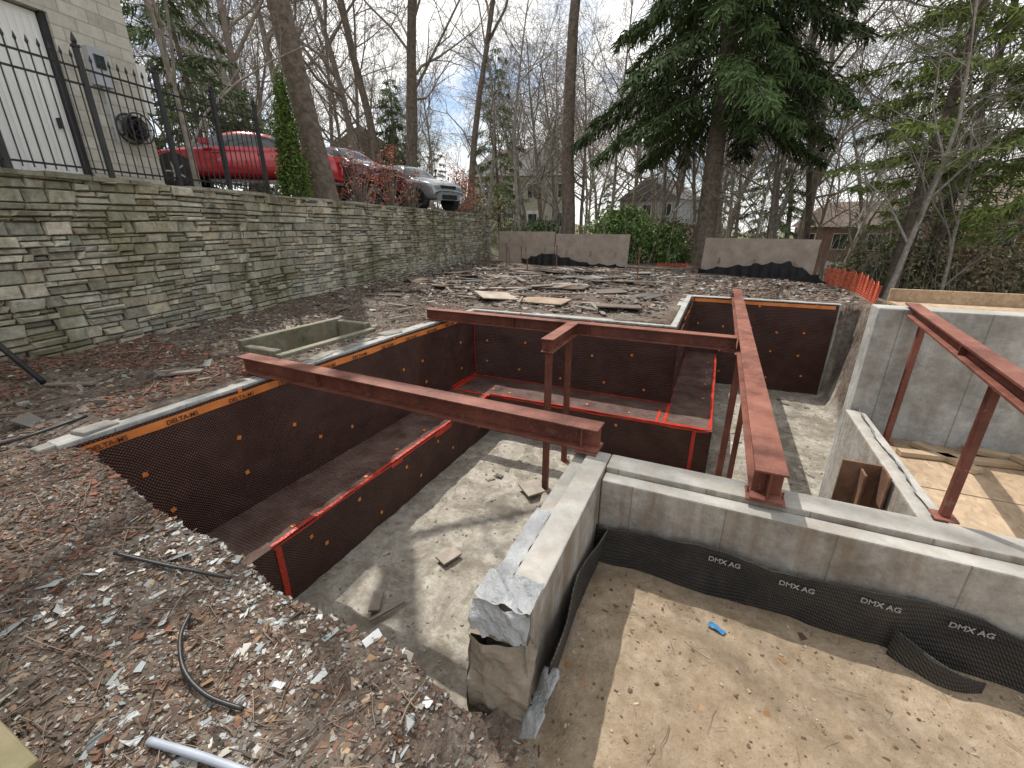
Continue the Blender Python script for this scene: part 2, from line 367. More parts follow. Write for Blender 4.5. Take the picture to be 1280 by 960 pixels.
rt((.0,7.25,-2.3),(.06,0,0),(0,0,.8),(0,-1,0));rt((.3,7.3,BZ-.05),(0,5,0),(0,0,.045),(1,0,0))
rt((-.47,8.3,BZ+.01),(0,4,0),(0,0,.05),(1,0,0),A)
b.obj('tape_and_fasteners',[M_orange,M_redtape],parent=mem)
for k,yy in enumerate(np.arange(1.45,7.9,.62)): text('DELTA-MS',.065,(lx+.042,yy,-.117),(math.pi/2,0,math.pi/2),M_bktxt,mem)
for xx in np.arange(-4.3,-.9,.62): text('DELTA-MS',.06,(xx,8.27-.04,-.098),(math.pi/2,0,0),M_bktxt,mem)
mb=empty('black_drainage_membrane')
b=B()
def topz(x): return -.36+.025*math.sin(x*2.1)+.03*math.sin(x*5+1)
def fy(x,f): return 2.735-.03*f**2*(1+math.sin(x*3.1))-.022*float(fbm(x*2.5,f*1.5,2,5))-.02*(1-f)*(1+math.sin(x*7))
vs=[];nu,nv=160,10
for j in range(nv+1):
    for i in range(nu+1):
        xx=-.56+8*i/nu;zt=topz(xx)+.008*float(vnoise(xx*14,0,3));z=-.80+(zt+.80)*j/nv
        vs.append((xx,fy(xx,j/nv),z))
b.add(vs,[(j*(nu+1)+i,j*(nu+1)+i+1,(j+1)*(nu+1)+i+1,(j+1)*(nu+1)+i) for j in range(nv) for i in range(nu)])
vs=[];nu=30
for j in range(nv+1):
    for i in range(nu+1):
        yy=1.46+1.28*i/nu;zt=-.36-.06*math.sin(yy*3)+.01*float(vnoise(yy*14,0,3));z=-.8+(zt+.8)*j/nv
        vs.append((-.525+.035*(j/nv)*(1+math.sin(yy*5)),yy,z))
b.add(vs,[(j*(nu+1)+i,j*(nu+1)+i+1,(j+1)*(nu+1)+i+1,(j+1)*(nu+1)+i) for j in range(nv) for i in range(nu)])
o=b.obj('membrane_sheet',[M_black],smooth=True,parent=mb);o.modifiers.new('s','SOLIDIFY').thickness=.01
for xx in np.arange(.22,7,.42): text('DMX AG',.05,(xx,min(fy(xx+q,.8) for q in (0,.06,.12,.18,.22))-.014,topz(xx+.1)-.085),(math.pi/2,math.radians(1.0),0),M_whtxt,mb)
b=B();vs=[]
for i in range(13):
    a=i/12
    for j in range(5):
        vs.append((1.25+.42*a,2.70-.10*math.sin(a*2.6)-.03,-.78+.26*(1-a*.55)*j/4+.0))
b.add(vs,[(i*5+j,(i+1)*5+j,(i+1)*5+j+1,i*5+j+1) for i in range(12) for j in range(4)])
b.obj('torn_flap',[M_black],smooth=True,parent=mb).modifiers.new('s','SOLIDIFY').thickness=.008
# ---------------------------------------------------------------- steel
def ibeam(name,p0,p1,h=.2,w=.19,tf=.016,tw=.012,stiff=(0.02,.98),plate=True):
    p0=Vector(p0);p1=Vector(p1);L=(p1-p0).length;b=B()
    b.box(0,L,-w/2,w/2,0,tf);b.box(0,L,-w/2,w/2,h-tf,h);b.box(0,L,-tw/2,tw/2,tf,h-tf)
    for s in stiff:
        xs=s*L;b.box(xs-.005,xs+.005,-w/2+.008,-tw/2,tf,h-tf);b.box(xs-.005,xs+.005,tw/2,w/2-.008,tf,h-tf)
    if plate:
        for xs in (.09,L-.09):
            b.box(xs-.09,xs+.09,-w/2-.02,w/2+.02,-.014,-.001)
            for q in (-1,1): b.tube([(xs,q*(w/2+.008),-.02),(xs,q*(w/2+.008),.05)],.006,6)
    d=(p1-p0).normalized();o=b.obj(name,[M_steel],bevel=.003)
    o.location=p0;o.rotation_euler=d.to_track_quat('X','Z').to_euler();return o
ibeam('steel_beam',(-5.22,3.30,.018),(-.66,3.12,.018),stiff=(.97,.3))
ibeam('steel_beam',(-5.08,7.0,.018),(.40,6.92,.018),stiff=(.35,.6))
ibeam('steel_beam',(.5,2.86,.018),(.52,12.62,.018),h=.22,w=.19,stiff=(.01,.42,.99))
ibeam('steel_beam',(-2.05,5.62,.02),(-2.06,6.88,.02),stiff=(.03,),plate=False)
def post(x,y,z0,z1,r=.05,pl=.1):
    b=B();b.box(x-r,x+r,y-r,y+r,z0+.014,z1-.014);b.box(x-pl,x+pl,y-pl,y+pl,z0,z0+.013);b.box(x-pl*.8,x+pl*.8,y-pl*.8,y+pl*.8,z1-.013,z1)
    b.obj('steel_post',[M_steel],bevel=.006)
post(-2.05,5.72,FZ-.02,.018,.045);post(-2.06,6.72,FZ-.02,.018,.045);post(.47,6.75,FZ-.02,.018,.045);post(.5,7.12,FZ-.02,.018,.045);post(.5,5.4,FZ-.02,.018,.03)
ibeam('steel_beam',(1.70,5.26,.94),(1.32,2.35,.94),h=.10,w=.10,stiff=(.05,.6),plate=False)
ibeam('steel_beam',(1.5,3.02,.83),(4.6,3.02,.83),h=.10,w=.10,plate=False)
post(1.72,4.95,-.27,.935,.024,.06);post(1.50,3.18,.0,.935,.024,.06)
# ---------------------------------------------------------------- right foundation
rough_wall('concrete_neighbour_foundation_wall',[(1.42,9,5.10,5.34,-2.45,1.0),(8.9,9.15,3.13,5.09,-.6,1.0)],[M_conc2])
rough_wall('concrete_curb',[(1.38,1.54,3.125,5.095,-2.45,-.03)],[M_conc])
b=B();wavy(b,(1.44,3.14,-.01),(0,1.95,0),(.2,0,-.2),(.7,0,.7),50,10,.03,0,.02,5,5);b.obj('grey_plastic_sheet',[M_greypl],smooth=True)
b=B()
for i in range(6):
    for j in range(2):
        b.box(1.66+i*1.22,1.66+i*1.22+1.205,3.16+j*.97,3.16+j*.97+.955,-.34,-.27+.004*random.random())
b.obj('plywood_floor',[M_osb],bevel=.002)
b=B();b.box(1.8,9,5.345,6.3,.90,.925);b.box(1.8,9,6.25,6.29,.926,1.06);b.box(1.85,9,5.35,5.39,.75,.899)
b.box(1.8,1.84,6.2,6.24,-2.5,.899);b.box(4.8,4.84,6.2,6.24,-2.5,.899)
for k in range(7): b.box(2.1+k,2.14+k,5.4,6.2,.76,.899)
b.obj('osb_deck',[M_osb])
for (x0,y0,x1,y1,z) in ((1.95,4.98,2.25,4.55,.0),(2.3,5.0,3.6,4.7,.02),(2.6,4.9,2.95,4.3,.05),(1.75,4.7,3.4,4.95,-.0),(3.2,4.6,3.3,3.4,0)):
    b=B();L=math.hypot(x1-x0,y1-y0);b.box(0,L,-.045,.045,0,.045)
    o=b.obj('lumber_board',[M_wood],bevel=.003,loc=(x0,y0,-.262+z),rz=math.atan2(y1-y0,x1-x0))
b=B();b.box(1.10,1.36,3.78,3.80,-.42,.0);b.box(1.345,1.36,3.6,3.78,-.42,.0);b.box(1.22,1.235,3.65,3.778,-.42,-.04)
b.obj('rusty_steel_bracket',[M_rust],bevel=.003)
b=B();b.box(-6.17,-6.05,3.85,5.75,-.7,.18);b.box(-6.047,-5.40,5.62,5.75,-.7,.15);b.box(-6.047,-5.40,3.85,3.98,-.7,.10);b.box(-5.397,-5.27,3.85,5.75,-.7,.06)
M_moss=concrete_mat('mossy_concrete',(.22,.21,.15),(.09,.095,.05),False,top=(.30,.29,.24))
b.obj('concrete_window_well',[M_moss],bevel=.02)
# ---------------------------------------------------------------- stone retaining wall
t=NT('dry_stone');a=t.attr('Col').outputs['Color'];x,y,z=t.sep(t.tc.outputs['Object'])
nb_=t.noise(11,7,.75)
c=t.mix(1,a,t.ramp(nb_,[(.3,.6),(.7,1.25)]),'MULTIPLY')
g=t.noise(.7,7,.72,t.mapping((1,1,.6)));gl=t.math('ADD',g,t.ramp(t.math('MULTIPLY',y,.1),[(.1,.08),(1.,-.07)]))
c=t.mix(t.ramp(gl,[(.46,0.),(.64,.62)]),c,t.mix(nb_,(.085,.088,.03),(.22,.21,.10)))
st=t.noise(1.3,4,.6,t.mapping((2.2,2.2,.10)));c=t.mix(t.ramp(st,[(.54,0.),(.64,.55)]),c,(.07,.070,.035))
t.set(c,.92,0,.2);t.bump(nb_,.9,.03);M_stone=t.m
td=Vector((-.1923,.9813,0));nd=Vector((.9813,.1923,0));O=Vector((float(wx(-4)),-4,0))
b=B();z=-.35;H=2.33;LEN=27
def P(s,d,z): q=O+td*s+nd*d;return (q.x,q.y,z)
j=lambda k:random.uniform(-k,k)
def wave(s,z): return (.05*float(fbm(s*.45,z*1.3,3,2)))*(1 if z<H-.1 else 0)
def stone(s0,s1,za,zb):
    g=.004;dd=random.choice([j(.03),j(.03),j(.055)]);h=zb-za;i=min(.013,h*.2)
    x0,x1=s0+g,s1-g;sk=j(.02);w0=wave(s0,za);w1=wave(s1,za);w2=wave(s1,zb);w3=wave(s0,zb)
    z0,z1,z2,z3=za+w0+g*.6,za+w1+g*.6,zb+w2-g*.6-abs(j(.012)),zb+w3-g*.6-abs(j(.012))
    back=[(x0,-.12,z0),(x1,-.12,z1),(x1,-.12,z2),(x0,-.12,z3)]
    mid=[(x0+sk,dd-.03,z0),(x1+sk,dd-.03,z1),(x1-sk,dd-.03,z2),(x0-sk,dd-.03,z3)]
    sl=j(.02);a,bb=i*1.3+abs(j(.02)),i*1.3+abs(j(.02))
    fr=[(x0+sk+a,dd+j(.012),z0+i),(x1+sk-bb,dd+j(.012),z1+i),(x1-sk-bb,dd+sl,z2-i),(x0-sk+a,dd+sl+j(.01),z3-i)]
    vs=[P(*v) for v in back+mid+fr];fs=[]
    for r in (0,4):
        for k in range(4): fs.append((r+k,r+(k+1)%4,r+4+(k+1)%4,r+4+k))
    fs.append((8,9,10,11))
    v=random.uniform(.27,.55);w=random.uniform(-.03,.05)
    b.add(vs,fs,0,(v+w*.8,v*.95+w*.2,v*.78-w*.3))
while z<H:
    h=random.choice([.10,.14,.12,.17,.15,.085])
    if z+h>H-.05: h=H-z+.01
    s=0
    while s<LEN:
        L=random.uniform(.14,.55)
        r_=random.random()
        if h>.1 and r_<.5:
            f=random.uniform(.35,.65);m=z+h*f
            for (q0,q1) in ((z,m),(m,z+h)):
                q=s
                while q<s+L-.02:
                    l2=min(random.uniform(.12,.5),s+L-q)
                    if s+L-q-l2<.08:l2=s+L-q
                    stone(q,q+l2,q0,q1);q+=l2
        else: stone(s,s+min(L,.36),z,z+h);L=min(L,.36)
        s+=L
    z+=h
def slab(d0,d1,z0,z1,mi):
    vs=[P(0,d0,z0),P(LEN,d0,z0),P(LEN,d1,z0),P(0,d1,z0),P(0,d0,z1),P(LEN,d0,z1),P(LEN,d1,z1),P(0,d1,z1)]
    b.add(vs,[(0,1,2,3),(7,6,5,4),(4,5,1,0),(5,6,2,1),(6,7,3,2),(7,4,0,3)],mi,(.2,.19,.16))
slab(-.5,-.07,-.4,H-.03,1)
s=0
while s<LEN:
    L=random.uniform(.25,.7);zt=H+random.uniform(.015,.05);v=random.uniform(.25,.45)
    p=[P(s+.006,-.48,H-.025),P(s+L-.006,-.48,H-.025),P(s+L-.006,.03+j(.03),H-.02),P(s+.006,.03+j(.03),H-.02)]
    q=[(a[0],a[1],zt) for a in p]
    b.add(p+q,[(0,1,2,3),(7,6,5,4),(4,5,1,0),(5,6,2,1),(6,7,3,2),(7,4,0,3)],0,(v,v*.97,v*.82));s+=L
M_mortar=simple('wall_core',(.05,.045,.03),(.10,.09,.07),6,.95,.4)
b.obj('stone_retaining_wall',[M_stone,M_mortar])
# ---------------------------------------------------------------- iron fence
b=B();ys=[-3.2,-2.0,-.8,.4,1.6,2.75,3.9,4.95,5.95,6.9]
def FP(y,z,d=-.22): return (float(wx(y))+d,y,z)
tz=H+.04
for y in ys:
    x0=FP(y,0)[0];b.box(x0-.03,x0+.03,y-.03,y+.03,tz,tz+1.62);b.box(x0-.04,x0+.04,y-.04,y+.04,tz+1.62,tz+1.65)
    b.tube([(x0,y,tz+1.65),(x0,y,tz+1.69),(x0,y,tz+1.72),(x0,y,tz+1.80)],[.02,.035,.03,.003],6)
for z in (.12,1.18,1.38):
    b.tube([FP(ys[0],tz+z),FP(ys[-1],tz+z)],.017,4)
y=ys[0]
while y<ys[-1]:
    if min(abs(y-q) for q in ys)>.05:
        b.tube([FP(y,tz+.06),FP(y,tz+1.48)],.009,4);b.tube([FP(y,tz+1.48),FP(y,tz+1.51),FP(y,tz+1.58)],[.009,.02,.002],4)
    y+=.115
b.obj('iron_fence',[M_iron])
# ---------------------------------------------------------------- houses
def brick(name,c1,c2,mortar,sc=1.,bw=.5,bh=.25):
    t=NT(name);x,y,z=t.sep(t.tc.outputs['Object']);v=t.comb(t.math('ADD',x,y),z)
    br=t.n.new('ShaderNodeTexBrick');br.inputs['Scale'].default_value=sc;br.inputs['Brick Width'].default_value=bw;br.inputs['Row Height'].default_value=bh
    br.inputs['Mortar Size'].default_value=.012;br.inputs['Color1'].default_value=(*c1,1);br.inputs['Color2'].default_value=(*c2,1);br.inputs['Mortar'].default_value=(*mortar,1)
    t.link(v,br.inputs['Vector']);nn=t.noise(6,8,.75);c=t.mix(.6,br.outputs['Color'],t.ramp(nn,[(.3,.65),(.7,1.2)]),'MULTIPLY')
    t.set(c,.9,0,.2);t.bump(nn,.8,.03);return t.m
M_lime=brick('limestone_block',(.58,.55,.48),(.44,.42,.36),(.38,.36,.32),1,.42,.19)
M_brick=brick('red_brick',(.27,.11,.075),(.20,.085,.06),(.28,.24,.20),1,.22,.075)
M_siding=simple('grey_siding',(.33,.35,.38),(.42,.44,.47),2,.8,0);M_stucco=simple('stucco',(.45,.42,.36),(.52,.49,.43),2,.9,0)
M_roof=simple('shingle_roof',(.10,.095,.095),(.19,.18,.175),7,.9,0);M_roofb=simple('brown_roof',(.13,.10,.08),(.21,.165,.135),7,.9,0)
def house(name,loc,rz,w,d,h,rh,wm,rm,storeys=2,cols=4,door=True,gable='x'):
    e=empty(name,loc,rz)
    b=B();b.box(-w/2,w/2,-d/2,d/2,0,h);b.obj('walls',[wm],parent=e)
    o=.4;b=B()
    if gable=='x': vs=[(-w/2-o,-d/2-o,h),(w/2+o,-d/2-o,h),(w/2+o,d/2+o,h),(-w/2-o,d/2+o,h),(-w/2+w*.15,0,h+rh),(w/2-w*.15,0,h+rh)];fs=[(0,1,5,4),(2,3,4,5),(1,2,5),(3,0,4),(3,2,1,0)]
    else: vs=[(-w/2-o,-d/2-o,h),(w/2+o,-d/2-o,h),(w/2+o,d/2+o,h),(-w/2-o,d/2+o,h),(0,-d/2-o,h+rh),(0,d/2+o,h+rh)];fs=[(0,4,5,3),(1,2,5,4),(0,1,4),(2,3,5),(3,2,1,0)]
    b.add([(x,y,z+.02) for x,y,z in vs],fs);b.box(w*.25,w*.25+.8,-.4,.4,h,h+rh+.9);b.obj('roof',[rm],parent=e)
    b=B()
    for s in range(storeys):
        for c in range(cols):
            x=-w/2+w*(c+.5)/cols;z=h/storeys*s+.9;ww=.62;hh=1.5
            if s==0 and door and c==cols//2:
                b.box(x-.75,x+.75,-d/2-.08,-d/2+.02,0,2.7,0);b.box(x-.5,x+.5,-d/2-.10,-d/2-.081,.05,2.3,1);continue
            b.box(x-ww-.06,x+ww+.06,-d/2-.06,-d/2+.02,z-.06,z+hh+.06,0);b.box(x-ww,x-.03,-d/2-.075,-d/2-.061,z,z+hh,1);b.box(x+.03,x+ww,-d/2-.075,-d/2-.061,z,z+hh,1)
    b.obj('windows_and_door',[M_white,M_glass],parent=e)
    return e
hx=float(wx(5.6))-1.7
ang=math.atan2(.9813,-.1923)
e=empty('limestone_house',(hx,5.6,2.2),ang)
b=B();b.box(-1.22,0,-0.0,7,0,5.2);b.box(-12,-2.45,0,7,0,5.2);b.box(-2.447,-1.223,0,7,2.6,5.2);b.box(-2.447,-1.223,.35,7,0,2.597);b.obj('walls',[M_lime],parent=e)
b=B();b.box(-12.4,.4,-.45,7.4,5.203,5.4);vs=[(-12.4,-.45,5.402),(.4,-.45,5.402),(.4,7.4,5.402),(-12.4,7.4,5.402),(-9,3.5,7.6),(-3,3.5,7.6)]
b.add(vs,[(0,1,5,4),(2,3,4,5),(1,2,5),(3,0,4)]);b.obj('roof',[M_roof],parent=e)
b=B();b.box(-1.30,-1.225,.04,.34,0,2.595,1);b.box(-2.445,-2.36,.04,.34,0,2.595,1)
for k in range(2):
    x0=-2.355+k*.53;b.box(x0,x0+.52,.12,.17,.05,2.58,0)
    for q in range(5): b.box(x0+.03+q*.095,x0+.09+q*.095,.105,.119,.12,2.5,0)
b.box(-1.48,-1.45,.02,.11,1.0,1.15,1);b.box(-2.5,-1.1,-.25,-.003,-.1,.06,2)
b.obj('door',[M_white,M_iron,M_conc],parent=e,bevel=.005)
b=B();b.box(-.86,-.58,-.12,-.003,1.75,2.3,0);b.box(-.8,-.64,-.14,-.121,2.0,2.2,1);b.tube([(-.72,-.06,1.75),(-.72,-.06,.9)],.018,6,0)
b.obj('electric_meter',[M_siding,M_glass],parent=e,bevel=.01)
b=B()
for k in range(14):
    rr_=.10+.03*(k%4);pts=[( -.42+rr_*math.cos(a),-.06-.012*k,1.18+rr_*math.sin(a)) for a in np.linspace(0,2*math.pi,20)];b.tube(pts,.014,5,0,cap=False)
b.tube([(-.42,-.0,1.18),(-.42,-.26,1.18)],.05,12)
for yy in (-.03,-.255):
    pts=[(-.42+.24*math.cos(a),yy,1.18+.24*math.sin(a)) for a in np.linspace(0,2*math.pi,24)];b.tube(pts,.015,5,0,cap=False)
    for a in range(5): b.tube([(-.42,yy,1.18),(-.42+.24*math.cos(a*1.257),yy,1.18+.24*math.sin(a*1.257))],.012,4)
b.obj('hose_reel',[M_iron],parent=e)
b=B();b.box(.02,.42,.3,.34,1.6,2.4,0);b.obj('shutter',[M_white],parent=e)
house('grey_house',(-9,72,-.6),math.radians(-20),9,8,6.0,3.0,M_siding,M_roof,2,3,gable='y')
house('brick_house',(24,55,-4.4),math.radians(-38),16,9,7.5,3.5,M_brick,M_roofb,2,5)
house('brick_house',(13,62,-4.4),math.radians(-25),9,8,6.2,2.6,M_brick,M_roofb,2,3)
house('brick_house',(34,38,-4.2),math.radians(-55),12,9,6.5,3,M_brick,M_roof,2,4)
house('stucco_house',(-24,56,1.),math.radians(15),12,8,6.5,3.5,M_stucco,M_roof,2,4)
house('stucco_house',(-37,42,2.4),math.radians(35),10,8,5.5,3.5,M_stucco,M_roofb,2,4,gable='y')
# ---------------------------------------------------------------- cars
def car(name,loc,rz,paint,kind='sedan'):
    e=empty(name,loc,rz);sed=kind=='sedan'
    L=2.42 if sed else 2.3;W=.95;bot=.24 if sed else .32
    if sed:
        st=[(-L,.66,.70,.62),(-2.3,.88,.92,.80),(-1.95,.98,1.03,.90),(-1.45,.98,1.18,.94),(-.75,.95,1.38,.95),(-.1,.93,1.43,.95),(.45,.92,1.36,.95),(1.15,.89,.95,.94),(1.6,.83,.88,.93),(2.1,.73,.77,.86),(2.32,.62,.65,.76),(L,.48,.50,.62)]
        cab=(3,7)
    else:
        st=[(-L,.95,1.2,.84),(-2.22,1.10,1.62,.90),(-1.8,1.12,1.72,.93),(-1.0,1.12,1.76,.94),(-.2,1.11,1.76,.94),(.3,1.10,1.68,.94),(.95,1.08,1.14,.94),(1.5,1.04,1.10,.93),(2.0,.96,1.02,.88),(2.22,.86,.90,.82),(L,.6,.64,.76)]
        cab=(1,6)
    b=B();rings=[]
    for (x,zb,zr,w) in st:
        cb=zr-zb>.1;wr=w*(.70 if cb else .80)
        h=[(0,bot),(w*.85,bot),(w*.97,bot+.12),(w,(bot+zb)/2),(w*.985,zb-.06),(w*.93,zb),(wr,zr-(.05 if cb else .02)),(wr*.72,zr),(0,zr+.015)]
        ring=[(x,y,z) for y,z in h]+[(x,-y,z) for y,z in h[-2:0:-1]];rings.append(ring)
    n=len(rings[0]);vs=[p for r in rings for p in r];fs=[];ms=[]
    for i in range(len(rings)-1):
        for k in range(n):
            k2=(k+1)%n;fs.append((i*n+k,i*n+k2,(i+1)*n+k2,(i+1)*n+k))
            g=0
            if cab[0]<=i<cab[1]:
                if k in(5,10): g=1
                if i==cab[1]-1 and k in(6,7,8,9): g=1
                if i in(cab[0],) and sed and k in (6,7,8,9): g=1
            if i==cab[0]-1 and not sed and k in (6,7,8,9): g=1
            ms.append(g)
    fs.append(tuple(range(n)));ms.append(0);fs.append(tuple((len(rings)-1)*n+k for k in reversed(range(n))));ms.append(0)
    b.add(vs,fs);b.m=ms
    tt=NT(name+'_paint');tt.set(paint,.22,.25,.6);tt.b.inputs['Coat Weight'].default_value=.8
    b.obj('body',[tt.m,M_glass],smooth=True,parent=e,sub=2)
    b=B()
    for xw in (-1.42,1.45):
        for s in (-1,1):
            y=s*(W-.02);r=.35
            b.tube([(xw,y-s*.28,r),(xw,y-s*.27,r),(xw,y+s*.018,r),(xw,y+s*.02,r)],[r+.04,r+.065,r+.065,r+.05],26,0)
            b.tube([(xw,y-s*.2,r),(xw,y+s*.035,r),(xw,y+s*.04,r)],[r-.01,r-.01,r-.05],24,0)
            b.tube([(xw,y+s*.03,r),(xw,y+s*.045,r)],[.24,.23],20,0)
            for q in range(5):
                a=q*2*math.pi/5;dx,dz=math.cos(a),math.sin(a);b.tube([(xw+dx*.05,y+s*.05,r+dz*.05),(xw+dx*.22,y+s*.05,r+dz*.22)],.025,4,1)
            b.tube([(xw,y+s*.03,r),(xw,y+s*.06,r)],.06,10,1)
    b.obj('wheels',[M_iron,simple('alloy',(.35,.35,.36),(.5,.5,.5),4,.35,0,metal=.8)],parent=e)
    b=B();zl=.60 if sed else .84
    for s in (-1,1):
        b.box(L-.30,L-.10,s*.62-.14,s*.62+.14,zl-.06,zl+.05,0);b.box(-L+.03,-L+.22,s*.6-.18,s*.6+.18,(.80 if sed else 1.0)-.06,(.80 if sed else 1.0)+.08,1)
        y0,y1=sorted((s*.89,s*1.09));b.box(.62,.82,y0,y1,.98,1.1,3);y0,y1=sorted((s*.955,s*.965))
        for xx in (-.55,.45): b.box(xx,xx+.16,y0,y1,.80,.825,2)
    b.box(L-.06,L+.02,-.4,.4,.36,.52,2);b.box(-L-.02,-L+.1,-.26,.26,.55,.67,0)
    if not sed: b.box(L-.12,L-.03,-.4,.4,.66,.86,2)
    b.obj('lights_mirrors_plate',[M_white,M_redtape,M_iron,tt.m],parent=e,bevel=.02)
    return e
car('red_car',(-12.1,8.9,2.66),math.radians(180+24.8+22),(.40,.010,.022))
car('silver_suv',(-12.4,16.6,2.42),math.radians(-14),(.24,.26,.28),'suv')
car('maroon_suv',(-13.7,14.3,2.86),math.radians(-6),(.075,.022,.03),'suv')
# ---------------------------------------------------------------- trees
M_bark=simple('bark',(.075,.058,.045),(.20,.165,.13),6,.95,.9,11,.05);M_bark2=simple('bark_grey',(.17,.15,.13),(.36,.33,.29),5,.95,0)
M_bark3=simple('bark_brown',(.13,.105,.085),(.27,.23,.19),5,.95,0)
def bare_mesh(seed,h,r0,first=.3,spread=1.,mat=None,dens=1.0,maxlv=4,rmin=.004):
    R=random.Random(seed);b=B()
    def br(p,d,L,r,lv):
        n=(9,5,3,3,2)[lv];pts=[p.copy()];rad=[r*(1.25 if lv==0 else 1)];q=p.copy();dd=d.copy()
        wob=(.05,.16,.22,.28,.3)[lv]
        for i in range(n):
            dd=(dd+Vector((R.gauss(0,wob),R.gauss(0,wob),R.gauss(0,wob)+(.0,.07,.05,.03,.0)[lv]))).normalized();q=q+dd*(L/n);pts.append(q.copy());rad.append(max(rmin,r*(1-(i+1)/n*.82)))
        b.tube(pts,rad,(9,5,3,3,3)[lv],0,cap=False)
        if lv==maxlv: return
        k=int(((13,7,6,3)[lv])*dens+R.random())
        for i in range(k):
            f=(first+(1-first)*(i+R.random())/k) if lv==0 else (.2+.8*(i+R.random())/k)
            f=min(f,.98);ii=int(f*n);fr=f*n-ii;pp=pts[ii].lerp(pts[ii+1],fr);rr=rad[ii]*(1-fr)+rad[ii+1]*fr
            base=(pts[ii+1]-pts[ii]).normalized();a=R.random()*2*math.pi;o=base.orthogonal().normalized();o.rotate(Matrix.Rotation(a,3,base))
            tilt=R.uniform(.55,1.15)*spread;nd_=(base*math.cos(tilt)+o*math.sin(tilt)).normalized()
            LL=L*((.42,.5,.48,.5)[lv])*R.uniform(.6,1.15)*(1.25-f*.6)
            br(pp,nd_,LL,min(rr*.62,r*.5),lv+1)
    br(Vector((0,0,-.4)),Vector((0,0,1)),h,r0,0)
    return b.mesh('bare_tree',[mat or M_bark],True)
protos=[bare_mesh(1,17,.20,.22,1.,M_bark3),bare_mesh(2,15,.14,.2,.9,M_bark2),bare_mesh(3,20,.24,.35,.9,M_bark3),bare_mesh(4,11,.09,.12,.8,M_bark2)]
farp=[bare_mesh(31,17,.20,.22,1.,M_bark3,1.2,3,.012),bare_mesh(32,15,.14,.2,.9,M_bark2,1.2,3,.012),bare_mesh(33,20,.24,.3,.9,M_bark3,1.2,3,.012)]
talls=[bare_mesh(11,24,.36,.45,1.05,M_bark,.9),bare_mesh(12,22,.24,.4,.9,M_bark,.9)]
def inst(name,me,x,y,s=1,rz=0,tilt=(0,0),parent=None,z=None):
    o=D.objects.new(name,me);o.location=(x,y,float(gz(x,y)) if z is None else z);o.rotation_euler=(tilt[0],tilt[1],rz);o.scale=(s,s,s);link(o,parent);return o
def quads(C,U,Wd):
    n=len(C);V=np.empty((n,4,3));V[:,0]=C-Wd;V[:,1]=C+Wd*.8;V[:,2]=C+U+Wd*.35;V[:,3]=C+U-Wd*.35
    return V.reshape(-1,3),np.arange(n*4).reshape(-1,4)
def rnd_dirs(n):
    v=rng.normal(size=(n,3));return v/np.linalg.norm(v,axis=1,keepdims=True)
M_need=attrmat('needle_leaf',.8,.15);M_leaf=attrmat('broad_leaf',.5,.35)
